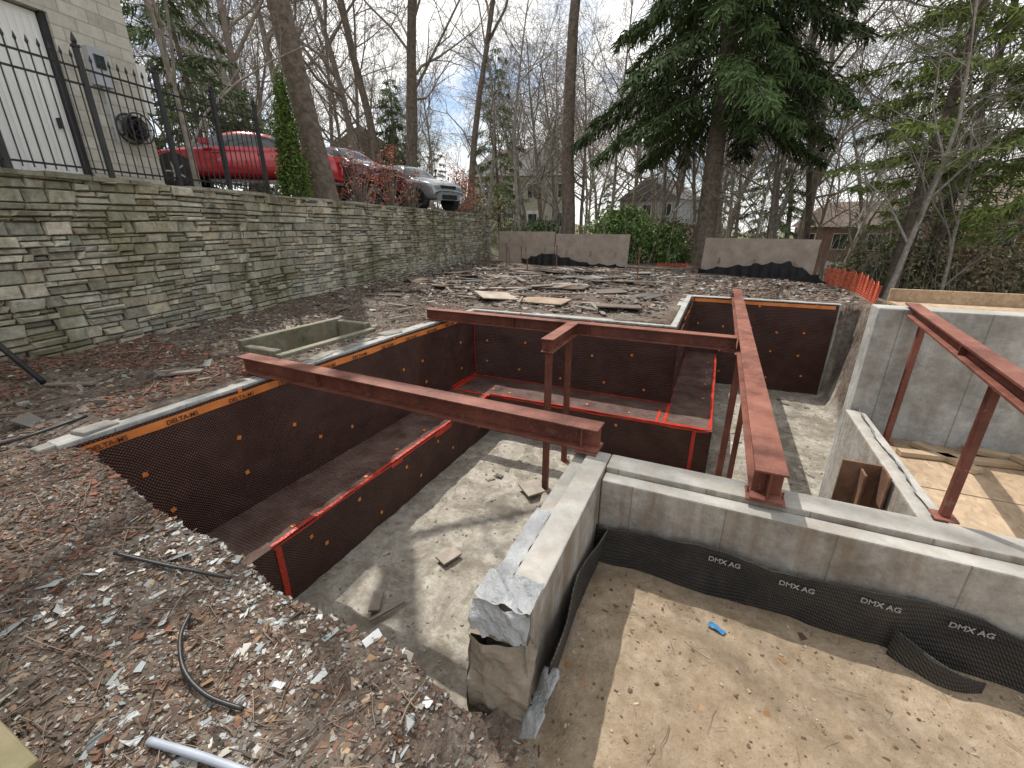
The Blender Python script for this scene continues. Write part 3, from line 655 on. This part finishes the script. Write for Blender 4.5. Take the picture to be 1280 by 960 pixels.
def conifer(name,h,r0,crown0,R,nb,col,seed,droop=.5,dens=26,size=.30,x=0,y=0,rz=0,asym=0,thin=1.):
    Rn=random.Random(seed);b=B();pts=[];rad=[]
    for i in range(12):
        f=i/11;pts.append((.12*math.sin(f*5+seed),.12*math.cos(f*4),-.4+h*f));rad.append(r0*(1-f*.93)+(.12*r0 if i==0 else 0))
    b.tube(pts,rad,12,0,cap=False)
    for k in range(int(nb*.2)):
        z=Rn.uniform(crown0*.35,crown0);az=Rn.uniform(0,6.28);L=Rn.uniform(.4,1.8);b.tube([(0,0,z),(math.cos(az)*L*.6,math.sin(az)*L*.6,z-.1*L),(math.cos(az)*L,math.sin(az)*L,z-.35*L)],[.025,.015,.005],3,0,cap=False)
    Cs=[];Us=[];Ws=[];cc=[]
    for k in range(nb):
        f=(k+Rn.random())/nb;z=crown0+(h-crown0)*f**1.05;az=k*2.4+Rn.uniform(-.4,.4)
        prof=(1-f)**.75*min(1,.55+f*4)*R*Rn.uniform(.55,1.2)+.3
        if asym: prof*=1+asym*math.cos(az)
        d=Vector((math.cos(az),math.sin(az),0));pp=[];n=7
        for i in range(n+1):
            g=i/n;pp.append(Vector((0,0,z))+d*(prof*g)+Vector((Rn.uniform(-.06,.06),Rn.uniform(-.06,.06),prof*(.10*g-droop*g*g+.16*g**4))))
        b.tube([tuple(p) for p in pp],[.035*(1-.8*i/n)*max(.5,prof/3) for i in range(n+1)],4,0,cap=False)
        m=int(dens*prof);g=np.array([Rn.random()**.75 for _ in range(m)])*.9+.1
        P0=np.array([list(p) for p in pp]);ii=np.minimum((g*n).astype(int),n-1);fr=(g*n-ii)[:,None];base=P0[ii]*(1-fr)+P0[ii+1]*fr
        side=np.array([-d.y,d.x,0.])*np.sign(rng.normal(size=(m,1)));tl=prof*.34*(1.1-g)[:,None]+.12
        tdir=side+np.array([d.x,d.y,0])*.7+rng.normal(size=(m,3))*.2;tdir[:,2]-=.35*droop*2;tdir/=np.linalg.norm(tdir,axis=1,keepdims=True)
        q=6;tt=rng.random((m,q,1));Cp=base[:,None,:]+tdir[:,None,:]*tl[:,None,:]*tt*rng.uniform(.7,1.2,(m,1,1));Cp[...,2:]-=.25*droop*tt*tt
        Cp=Cp.reshape(-1,3)+rng.normal(size=(m*q,3))*.05
        u=np.repeat(tdir,q,0)*.7+rnd_dirs(m*q)*.55;u[:,2]-=.45*droop*2;u/=np.linalg.norm(u,axis=1,keepdims=True);u*=size*rng.uniform(.5,1.2,(m*q,1))
        w=np.cross(u,rnd_dirs(m*q));w/=np.linalg.norm(w,axis=1,keepdims=True)+1e-6;w*=size*.12
        sh=rng.uniform(.55,1.5)*rng.uniform(.75,1.25,(m*q,1))
        Cs.append(Cp);Us.append(u);Ws.append(w);cc.append(np.array(col)*sh)
    e=empty(name,(x,y,float(gz(x,y))),rz);b.obj('trunk_and_limbs',[M_bark],smooth=True,parent=e)
    V,F=quads(np.concatenate(Cs),np.concatenate(Us),np.concatenate(Ws));o=D.objects.new('needles',fastmesh('needles',V,F,[M_need],np.concatenate(cc)));link(o,e);return e
conifer('spruce_tree',25,.48,6.0,6.3,120,(.065,.10,.038),3,.66,24,.36,-.75,23.3)
conifer('hemlock_tree',22,.24,4.5,4.2,70,(.17,.22,.065),5,.35,13,.30,6.7,23.0)
conifer('hemlock_tree',21,.24,3.5,4.4,70,(.19,.24,.075),6,.4,13,.30,8.6,26.2)
conifer('hemlock_tree',19,.20,3.0,3.6,60,(.18,.23,.07),8,.4,13,.28,9.6,20.5)
conifer('hemlock_tree',16,.18,1.0,3.2,60,(.15,.19,.07),9,.4,12,.3,14,26)
conifer('hemlock_tree',12,.14,.6,2.8,50,(.14,.18,.07),19,.4,12,.3,12,32)
conifer('spruce_tree',9,.12,.6,2.4,50,(.13,.17,.08),12,.4,12,.3,-16.5,10.5)
conifer('spruce_tree',13,.16,1.5,2.8,46,(.12,.16,.07),14,.5,10,.34,-16.5,33)
conifer('spruce_tree',13,.2,1.5,3.0,46,(.11,.15,.065),15,.5,11,.36,3.5,44)
inst('bare_tree',talls[0],-9.95,9.5,.86,1,(.0,-.04));inst('bare_tree',talls[1],-18,21.3,1,2,(0,-.03));inst('bare_tree',talls[0],-17.4,23.2,1,3.3)
inst('bare_tree',talls[1],-12.6,21.8,.8,4);inst('bare_tree',talls[0],-7.5,23.2,1.08,5.2)
inst('bare_tree',protos[0],-15.3,11.3,.75,.5);inst('bare_tree',protos[2],-19,9,.9,2.5);inst('bare_tree',talls[1],4.5,31,.9,1);inst('bare_tree',protos[1],-10.4,24,.9,3)
inst('bare_tree',protos[1],2.5,27,.8,3);inst('bare_tree',protos[1],-20,15,.9,5);inst('bare_tree',protos[3],-9,26,1.1,2);inst('bare_tree',protos[3],1.5,24,.8,1)
inst('bare_tree',protos[3],-11.2,6.9,.8,4.4);inst('bare_tree',protos[3],-6,26,1.2,5);inst('bare_tree',protos[3],-3.4,28,1.2,4);inst('bare_tree',protos[1],-14,26,1,.4)
inst('bare_tree',protos[1],5.5,19.5,.7,.4);inst('bare_tree',protos[3],7.5,21,.8,2.4)
dt=empty('distant_trees')
R=random.Random(5)
for i in range(120):
    a=math.radians(R.uniform(-58,56))+math.radians(24.8);d=R.uniform(28,80)
    x=-math.sin(a)*d;y=math.cos(a)*d
    if math.hypot(x-24,y-55)<9: continue
    inst('bare_tree_crown',farp[R.randrange(3)],x,y,R.uniform(.65,1.15),R.uniform(0,6.3),(R.gauss(0,.04),R.gauss(0,.04)),dt)
ce=conifer('evergreen_proto',12,.16,.8,2.8,40,(.12,.16,.08),21,.4,9,.42,-30,38);kids=[c for c in ce.children]
ce.name='spruce_tree'
for i in range(16):
    a=math.radians(R.uniform(-60,60))+math.radians(24.8);d=R.uniform(45,85);x=-math.sin(a)*d;y=math.cos(a)*d;s=R.uniform(.5,1.1);rz=R.uniform(0,6)
    for c in kids: inst('evergreen_'+c.name.split('.')[0],c.data,x,y,s,rz,parent=dt)
def bush(name,x,y,rx,ry,h,n,col,size=.08,stems=18,mat=None,z=None,clump=40,shape='dome',sp=.15):
    z0=float(gz(x,y)) if z is None else z
    cl=[]
    for _ in range(clump):
        a=rng.uniform(0,6.283);f=rng.random()
        if shape=='cone': rr=(1-f)**.8*.85+.05;cl.append((rx*rr*math.cos(a)*rng.uniform(.6,1),ry*rr*math.sin(a)*rng.uniform(.6,1),f*h))
        else: rr=math.sqrt(rng.random())*math.sqrt(max(0,1-f*f*.9));cl.append((rx*rr*math.cos(a),ry*rr*math.sin(a),h*(.12+.88*f)))
    cl=np.array(cl);pick=rng.integers(0,clump,n);sg=np.array([rx,ry,h*.6])*(.13 if shape=='cone' else sp)
    C=cl[pick]+rng.normal(size=(n,3))*sg;C[:,2]=np.maximum(C[:,2],.03)
    u=rnd_dirs(n)*size*rng.uniform(.6,1.3,(n,1));w=np.cross(u,rnd_dirs(n));w/=np.linalg.norm(w,axis=1,keepdims=True)+1e-6;w*=size*.35
    V,F=quads(C,u,w);sh=(rng.uniform(.6,1.45,clump)[pick]*rng.uniform(.75,1.25,n))[:,None]
    e=empty(name,(x,y,z0));o=D.objects.new('leaves',fastmesh('leaves',V,F,[mat or M_leaf],np.array(col)*sh));link(o,e)
    b=B()
    for k in range(stems):
        c=cl[k%clump];b.tube([(c[0]*.1,c[1]*.1,-.1),(c[0]*.5+random.uniform(-.1,.1),c[1]*.5,c[2]*.55),tuple(c)],[.014,.01,.004],4,0,cap=False)
    b.obj('stems',[M_bark3],parent=e);return e
bush('cedar_shrub',-9.55,8.2,.42,.42,2.5,8000,(.10,.15,.04),.06,10,M_need,clump=160,shape='cone')
for (x,y,h,n) in ((-10.35,11.2,1.5,450),(-10.8,13.2,1.9,550),(-11.2,14.9,1.3,300),(-11.5,18.9,1.9,700),(-11.9,20.3,1.8,700)): bush('red_leaf_shrub',x,y,.7,.9,h,n,(.36,.11,.065),.075,46,clump=60,sp=.10)
bush('rhododendron_shrub',-4.7,24.2,2.0,1.4,2.4,6000,(.14,.22,.06),.16,20,clump=60)
bush('rhododendron_shrub',-2.6,25.2,1.2,1.2,1.6,3000,(.14,.22,.06),.15,14)
bush('dark_shrub',-9.5,24,1.4,1.2,1.9,3500,(.07,.11,.04),.14,14);bush('green_shrub',-13.5,6.6,.9,1.,2.6,2500,(.13,.17,.08),.1,14);bush('green_shrub',-15.5,11.8,1.6,1.2,2.4,3000,(.13,.17,.07),.12,14)
for k in range(16): 
    a=R.uniform(-20,55);d=R.uniform(27,44);aa=math.radians(24.8-a);bush('undergrowth',-math.sin(aa)*d,math.cos(aa)*d,2.4,1.8,R.uniform(1.2,3.2),1500,R.choice([(.12,.16,.07),(.24,.19,.12),(.16,.19,.08),(.22,.20,.11)]),.17,30)
b=B()
for k in range(1300):
    a=math.radians(24.8-R.uniform(-28,52));d=R.uniform(23,36);x=-math.sin(a)*d;y=math.cos(a)*d;z=float(gz(x,y));h=R.uniform(.6,3.6)
    p=Vector((x,y,z));pts=[p];
    for i in range(3): p=p+Vector((R.gauss(0,.22),R.gauss(0,.22),h/3));pts.append(p)
    b.tube(pts,[.016,.012,.009,.004],3,0,cap=False)
b.obj('dry_brush',[M_bark2])
# ---------------------------------------------------------------- hoarding panels
M_ply=simple('weathered_plywood',(.25,.20,.165),(.38,.32,.27),3,.9,.3)
def hoarding(pts,h,lean):
    b=B()
    for (x0,y0,x1,y1,dz) in pts:
        L=math.hypot(x1-x0,y1-y0);M=Matrix.Translation((x0,y0,min(float(gz(x0,y0)),float(gz(x1,y1)))-.05+dz))@Matrix.Rotation(math.atan2(y1-y0,x1-x0),4,'Z')@Matrix.Rotation(lean,4,'X')
        b.box(0,L-.02,0,.02,0,h,0,M=M);b.box(0,L-.02,.021,.06,h-.1,h,1,M=M)
        for k in range(4): b.box(L*k/3.2,L*k/3.2+.06,.061,.1,0,h,1,M=M)
        for k in range(3): b.box(L*(k+.5)/3,L*(k+.5)/3+.08,-.03,-.002,h*.35,h*.5,2,M=M)
    b.obj('plywood_hoarding',[M_ply,M_wood,M_dconc],bevel=.004)
hoarding([(-10.7,21.4,-7.4,20.9,.1),(-7.38,20.9,-3.7,20.3,0)],1.5,-.08)
hoarding([(-.65,19.8,2.95,17.9,0)],1.45,-.05)
def fabric(name,pts,h,mat,sag=.1,n=60,m=4,wire=0):
    b=B();vs=[]
    for i in range(n+1):
        f=i/n*(len(pts)-1);k=min(int(f),len(pts)-2);g=f-k;x=pts[k][0]*(1-g)+pts[k+1][0]*g;y=pts[k][1]*(1-g)+pts[k+1][1]*g;hh=h*(pts[k][2]*(1-g)+pts[k+1][2]*g)
        z=float(gz(x,y));w=.06*math.sin(i*1.3*60/n);
        for j in range(m+1): vs.append((x+w*j/m*.5,y+w-.08*j/m,z-.05+(hh-sag*abs(math.sin(i*.4*60/n)))*j/m))
    b.add(vs,[(i*(m+1)+j,(i+1)*(m+1)+j,(i+1)*(m+1)+j+1,i*(m+1)+j+1) for i in range(n) for j in range(m)]);o=b.obj(name,[mat],smooth=not wire)
    if wire: q=o.modifiers.new('w','WIREFRAME');q.thickness=wire
M_fab=simple('black_fabric',(.012,.012,.014),(.035,.035,.04),4,.7,.5)
fabric('silt_fence',[(-9,20.7,.4),(-7.5,20.3,.9),(-5.5,20.1,.35),(-3.7,19.8,.3)],.8,M_fab);fabric('silt_fence',[(-.7,19.2,.3),(1,18.6,.7),(2.2,17.9,.9),(3.2,17.0,.3)],.8,M_fab)
M_net=simple('orange_netting',(.52,.10,.05),(.62,.15,.08),5,.6,0)
fabric('orange_safety_netting',[(-2.6,22,.5),(-2,22.3,.5),(-1.2,21.8,.5)],.5,M_net,n=24,m=7,wire=.02);fabric('orange_safety_netting',[(3.2,17.4,.9),(3.6,15.2,.8),(3.5,12.9,.7)],.8,M_net,n=70,m=9,wire=.018)
# ---------------------------------------------------------------- debris
def chips(name,n,xr,yr,szr,pal,flat=.35,test=None,mat=None,elong=1.6,lift=0.,pw=2.5):
    x=rng.uniform(*xr,n*3);y=rng.uniform(*yr,n*3)
    if test is not None: k=test(x,y);x=x[k];y=y[k]
    x=x[:n];y=y[:n];n=len(x);z=gz(x,y)+lift
    s=szr[0]+(szr[1]-szr[0])*rng.random(n)**pw
    base=np.array([(-1,-1,-1),(1,-1,-1),(1,1,-1),(-1,1,-1),(-1,-1,1),(1,-1,1),(1,1,1),(-1,1,1)],float)
    V=base[None]*np.stack([s*rng.uniform(.8,elong,n),s,s*flat*rng.uniform(.5,1.5,n)],-1)[:,None,:]*rng.uniform(.45,1.25,(n,8,3))*.5
    a=rng.uniform(0,6.283,n);tx=rng.normal(0,.4,n);ca,sa=np.cos(a),np.sin(a);ct,stt=np.cos(tx),np.sin(tx)
    Y1=V[...,1]*ct[:,None]-V[...,2]*stt[:,None];Z1=V[...,1]*stt[:,None]+V[...,2]*ct[:,None]
    X2=V[...,0]*ca[:,None]-Y1*sa[:,None];Y2=V[...,0]*sa[:,None]+Y1*ca[:,None]
    VV=np.stack([X2+x[:,None],Y2+y[:,None],Z1+(z+s*flat*.3)[:,None]],-1).reshape(-1,3)
    f=np.array([(3,2,1,0),(4,5,6,7),(0,1,5,4),(1,2,6,5),(2,3,7,6),(3,0,4,7)]);F=(f[None]+(np.arange(n)*8)[:,None,None]).reshape(-1,4)
    pal=np.array(pal);c=pal[rng.integers(0,len(pal),n)]*rng.uniform(.6,1.3,(n,1));c=np.repeat(c,6,0)
    link(D.objects.new(name,fastmesh(name,VV,F,[mat or M_chip],c)))
brown=[(.115,.075,.053),(.07,.05,.038),(.16,.112,.083),(.085,.068,.053),(.21,.17,.13),(.13,.088,.063),(.14,.08,.055)]
stone=[(.27,.25,.225),(.19,.175,.15),(.34,.32,.29),(.24,.20,.165),(.14,.125,.105)]
plast=[(.46,.47,.46),(.33,.36,.36),(.50,.48,.44),(.26,.29,.30),(.38,.35,.30)]
red=[(.22,.095,.06),(.18,.085,.055),(.15,.075,.05)]
nearT=lambda x,y:(y<1.45)&(x<-.95)&(x>-7.6)&((x*x+y*y)>.3)
leftT=lambda x,y:(x>wx(y)+.05)&((x<-5.05))&~((x>-6.2)&(x<-5.25)&(y>3.82)&(y<5.78))
chips('mulch',17000,(-6.5,-.8),(-.3,1.5),(.005,.030),brown,.22,nearT,elong=2.8)
chips('gravel',9000,(-5,-.8),(-.2,1.5),(.004,.022),stone,.6,nearT)
densT=lambda x,y:nearT(x,y)&(fbm(x*2.4,y*2.4,3,31)>-.02)&(x>-3.2)
chips('broken_plaster',1200,(-3.2,-.8),(.1,1.4),(.006,.040),plast,.16,densT,pw=3,elong=2)
chips('broken_plaster',110,(-3.4,-.9),(.1,1.4),(.02,.065),plast,.12,nearT,elong=2.4)
chips('broken_brick',180,(-5,-.85),(0,1.4),(.01,.045),red+[(.33,.28,.21)],.5,nearT,pw=3)
redT=lambda x,y:leftT(x,y)&(y<3.6)&(fbm(x*1.3,y*1.3,2,12)>-.1)
chips('bark_mulch',8000,(-9,-5),(.9,3.6),(.01,.045),red+brown[:3],.25,redT,elong=2.6)
chips('bark_mulch',3000,(-5,-3.2),(-.2,1.4),(.008,.035),red+brown[:3],.25,nearT,elong=2.6)
chips('mulch',13000,(-10,-5),(1,14),(.008,.045),brown,.25,leftT,elong=2.4)
chips('gravel',9000,(-10,-5),(1,18),(.008,.045),stone,.6,leftT)
chips('broken_stone',200,(-10,-5),(1.2,14),(.04,.16),stone,.4,leftT)
backT=lambda x,y:(x>wx(y)+.1)&(x<-.9)&(y>8.75)
chips('rubble',9000,(-11,-.9),(8.7,20),(.02,.12),stone+brown[:4],.4,backT)
chips('rubble',2500,(-.7,3.4),(12.9,18),(.03,.12),stone+brown,.4)
pitT=lambda x,y:((x>-3.8)&(x<-.95)&(y>1.75)&(y<7.2))|((x>.35)&(x<2.6)&(y>5.5)&(y<12.3))
chips('pit_gravel',1800,(-3.8,2.6),(1.7,12.3),(.006,.03),stone+[(.4,.36,.28)],.5,pitT)
clus=lambda x,y:pitT(x,y)&(fbm(x*1.1,y*1.1,2,77)>.15)
chips('pit_rubble',160,(-3.8,2.6),(1.7,12.3),(.03,.16),stone+[(.42,.38,.3)],.2,clus)
sandT=lambda x,y:(x>-.48)&(y<2.68)
chips('sand_pebbles',3600,(-.5,3.5),(.4,2.7),(.004,.018),[(.30,.235,.16),(.20,.145,.095),(.36,.30,.23),(.14,.09,.06)],.6,sandT,pw=3.5)
edgeT=lambda x,y:(x>-1.1)&(x<-.45)&(y<1.34)
chips('mulch',1500,(-1.1,-.4),(.2,1.34),(.004,.022),brown+stone[:2],.3,edgeT,elong=2.4)
chips('fallen_leaves',160,(-.5,3.5),(.6,2.7),(.012,.045),[(.24,.13,.06),(.27,.17,.1),(.13,.08,.05)],.06,sandT)
chips('fallen_leaves',900,(-10,-5.05),(1,18),(.03,.08),[(.26,.16,.09),(.30,.22,.14),(.15,.09,.06)],.06,leftT)
chips('fallen_leaves',420,(-5.,-.9),(0,1.4),(.02,.055),[(.26,.16,.09),(.30,.22,.14),(.15,.09,.06)],.06,nearT)
b=B()
def stick(x,y,L,r,z=None,col=(.16,.12,.09)):
    a=R.uniform(0,6.28);pts=[];
    for i in range(4):
        f=i/3-.5;xx=x+math.cos(a)*L*f+R.gauss(0,.02)*L;yy=y+math.sin(a)*L*f+R.gauss(0,.02)*L;pts.append((xx,yy,float(gz(xx,yy))+r+.008+R.uniform(0,.015)))
    k=R.uniform(.5,1.6);b.tube(pts,[r,r*.9,r*.7,r*.4],4,0,tuple(c*k for c in col))
for k in range(800): stick(R.uniform(-5.5,-.95),R.uniform(-.1,1.15),R.uniform(.04,.24),R.uniform(.0012,.004))
for k in range(320):
    y=R.uniform(1,16);stick(R.uniform(float(wx(y))+.2,-5.2),y,R.uniform(.15,.8),R.uniform(.003,.009))
for k in range(90): stick(R.uniform(-.4,3),R.uniform(.7,2.5),R.uniform(.03,.18),R.uniform(.001,.0022))
b.obj('twigs',[M_chip])
b=B()
for k in range(140):
    x=R.uniform(-9.2,-1.2);y=R.uniform(8.95,18)
    if x<wx(y)+.5: continue
    big=R.random()<.22
    L=R.uniform(.5,1.3) if big else R.uniform(.3,1.5);w=R.uniform(.3,.8) if big else R.uniform(.05,.18);a=R.gauss(.1,.8)
    M=Matrix.Translation((x,y,float(gz(x,y))+.03+R.uniform(0,.05)))@Euler((R.gauss(0,.06),R.gauss(0,.06),a)).to_matrix().to_4x4();g=R.uniform(.2,1.1);h=R.uniform(.85,1.12)
    b.box(-L/2,L/2,-w/2,w/2,-.012,.012,0,(g,g*.98*h,g*h*h),M)
for k in range(14):
    y=R.uniform(2,9);x=R.uniform(float(wx(y))+.5,-5.4);L=R.uniform(.3,.9);w=R.uniform(.04,.1)
    if -6.6<x<-5 and 3.6<y<6: continue
    M=Matrix.Translation((x,y,float(gz(x,y))+.04))@Euler((R.gauss(0,.08),R.gauss(0,.08),R.uniform(0,3))).to_matrix().to_4x4();b.box(-L/2,L/2,-w/2,w/2,-.012,.012,0,(.6,.6,.6),M)
b.obj('scrap_lumber',[M_scrap])
b=B()
for (x,y,w,d,a,z) in ((-2.95,2.75,.12,.26,.5,FZ),(-2.75,2.7,.03,.4,-.5,FZ),(-2.6,3.7,.28,.18,1.2,FZ),(-1.75,5.35,.45,.28,.2,FZ),(-2.2,5.5,.3,.35,.9,FZ+.04),(-1.5,4.9,.3,.45,.5,FZ),(1.5,6.4,.3,.6,.6,FZ),(-3.3,2.3,.04,.6,.9,FZ)):
    M=Matrix.Translation((x,y,z+.05))@Matrix.Rotation(a,4,'Z')@Matrix.Rotation(.05,4,'X');b.box(-w/2,w/2,-d/2,d/2,-.015,.015,0,(.9,.9,.9),M)
b.obj('floor_boards',[M_scrap],bevel=.003)
def gp(x,y,r): return (x,y,float(gz(x,y))+r+.015)
def hose(name,pts,r,mat,n=10):
    b=B();c=[]
    P_=[Vector(p) for p in pts]
    for i in range(len(P_)-1):
        p0=P_[max(i-1,0)];p1=P_[i];p2=P_[i+1];p3=P_[min(i+2,len(P_)-1)]
        for k in range(6):
            t_=k/6;c.append(tuple(.5*((2*p1)+(p2-p0)*t_+(2*p0-5*p1+4*p2-p3)*t_*t_+(3*p1-p0-3*p2+p3)*t_**3)))
    c.append(tuple(P_[-1]));b.tube(c,r,n,0);b.obj(name,[mat],smooth=True)
M_hose=simple('black_hose',(.012,.012,.014),(.03,.03,.03),5,.45,.2);M_pvc=simple('grey_pvc',(.26,.29,.34),(.36,.39,.45),3,.45,.1)
hose('black_hose',[gp(-3.15,.93,.012),gp(-2.85,1.05,.014),gp(-2.5,1.2,.03)],.011,M_hose)
hose('black_hose',[gp(-2.45,.93,.012),gp(-2.35,.82,.03),gp(-2.15,.72,.02),gp(-1.95,.70,.02),gp(-1.75,.74,.014)],.011,M_hose)
hose('black_hose',[gp(-5.25,1.1,.02),gp(-5.1,1.3,.06),gp(-5.2,1.7,.03)],.014,M_hose)
hose('grey_pvc_pipe',[gp(-1.98,.47,.024),gp(-1.7,.53,.024),gp(-1.3,.60,.03)],.017,M_pvc,14)
hose('black_pipe',[(-6.95,2.02,.0),(-7.05,1.85,.42),(-7.25,1.65,.95)],.03,M_hose)
b=B();b.box(-3.4,-1.98,-.2,.20,-.5,-.11);b.obj('timber_sleeper',[simple('mossy_timber',(.09,.09,.04),(.20,.17,.10),4,.9,.6)],bevel=.015)
for (x,y,h) in ((-6,17.3,.9),(-2.2,13.9,.95),(-8.0,18.3,.8),(-8.6,18,1.0),(-6.4,15.2,.5)):
    b=B();z=float(gz(x,y));b.tube([(x,y,z-.1),(x,y,z+h)],.022,8,0);b.tube([(x,y,z+h),(x,y,z+h+.05)],[.045,.04],8,0);b.obj('steel_rod',[M_rust])
b=B();wavy(b,(.26,2.42,-.70),(.10,-.03,0),(.02,.035,0),(0,0,1),8,4,.03,0,0,3,20,.01);b.obj('blue_tarp_scrap',[simple('blue_plastic',(.03,.16,.36),(.05,.22,.42),5,.4,.2)])
# ---------------------------------------------------------------- world, sun, camera
w=D.worlds.new('World');scene.world=w;w.use_nodes=True;nt=w.node_tree;bg=nt.nodes['Background']
S=Vector((-.5,.33,1.0)).normalized();elev=math.asin(S.z);azs=math.atan2(S.x,S.y)
sky=nt.nodes.new('ShaderNodeTexSky');sky.sky_type='NISHITA';sky.sun_disc=False;sky.sun_elevation=elev;sky.sun_rotation=azs
tc=nt.nodes.new('ShaderNodeTexCoord');mp=nt.nodes.new('ShaderNodeMapping');mp.inputs['Scale'].default_value=(1,1,2.2);nt.links.new(tc.outputs['Generated'],mp.inputs[0])
nz=nt.nodes.new('ShaderNodeTexNoise');nz.inputs['Scale'].default_value=2.6;nz.inputs['Detail'].default_value=6;nz.inputs['Roughness'].default_value=.6;nt.links.new(mp.outputs[0],nz.inputs['Vector'])
rp=nt.nodes.new('ShaderNodeValToRGB');rp.color_ramp.elements[0].position=.37;rp.color_ramp.elements[1].position=.52;nt.links.new(nz.outputs['Fac'],rp.inputs[0])
mx=nt.nodes.new('ShaderNodeMix');mx.data_type='RGBA';nt.links.new(rp.outputs[0],mx.inputs[0]);nt.links.new(sky.outputs[0],mx.inputs[6]);mx.inputs[7].default_value=(9.6,9.5,9.3,1)
nt.links.new(mx.outputs[2],bg.inputs['Color']);bg.inputs['Strength'].default_value=.145
l=D.lights.new('sun','SUN');l.energy=5.0;l.angle=math.radians(.5);l.color=(1,.955,.89);lo=D.objects.new('sun',l);lo.rotation_euler=(-S).to_track_quat('-Z','Y').to_euler();COL.objects.link(lo)
cam=D.cameras.new('camera');cam.sensor_width=36;cam.lens=540/1280*36;cam.clip_start=.05;cam.clip_end=2000
co=D.objects.new('camera',cam);co.location=(0,0,1.7);co.rotation_euler=(math.pi/2-math.atan(195/540),0,math.radians(24.8));COL.objects.link(co);scene.camera=co
scene.view_settings.view_transform='Standard';scene.view_settings.look='None';scene.view_settings.exposure=0
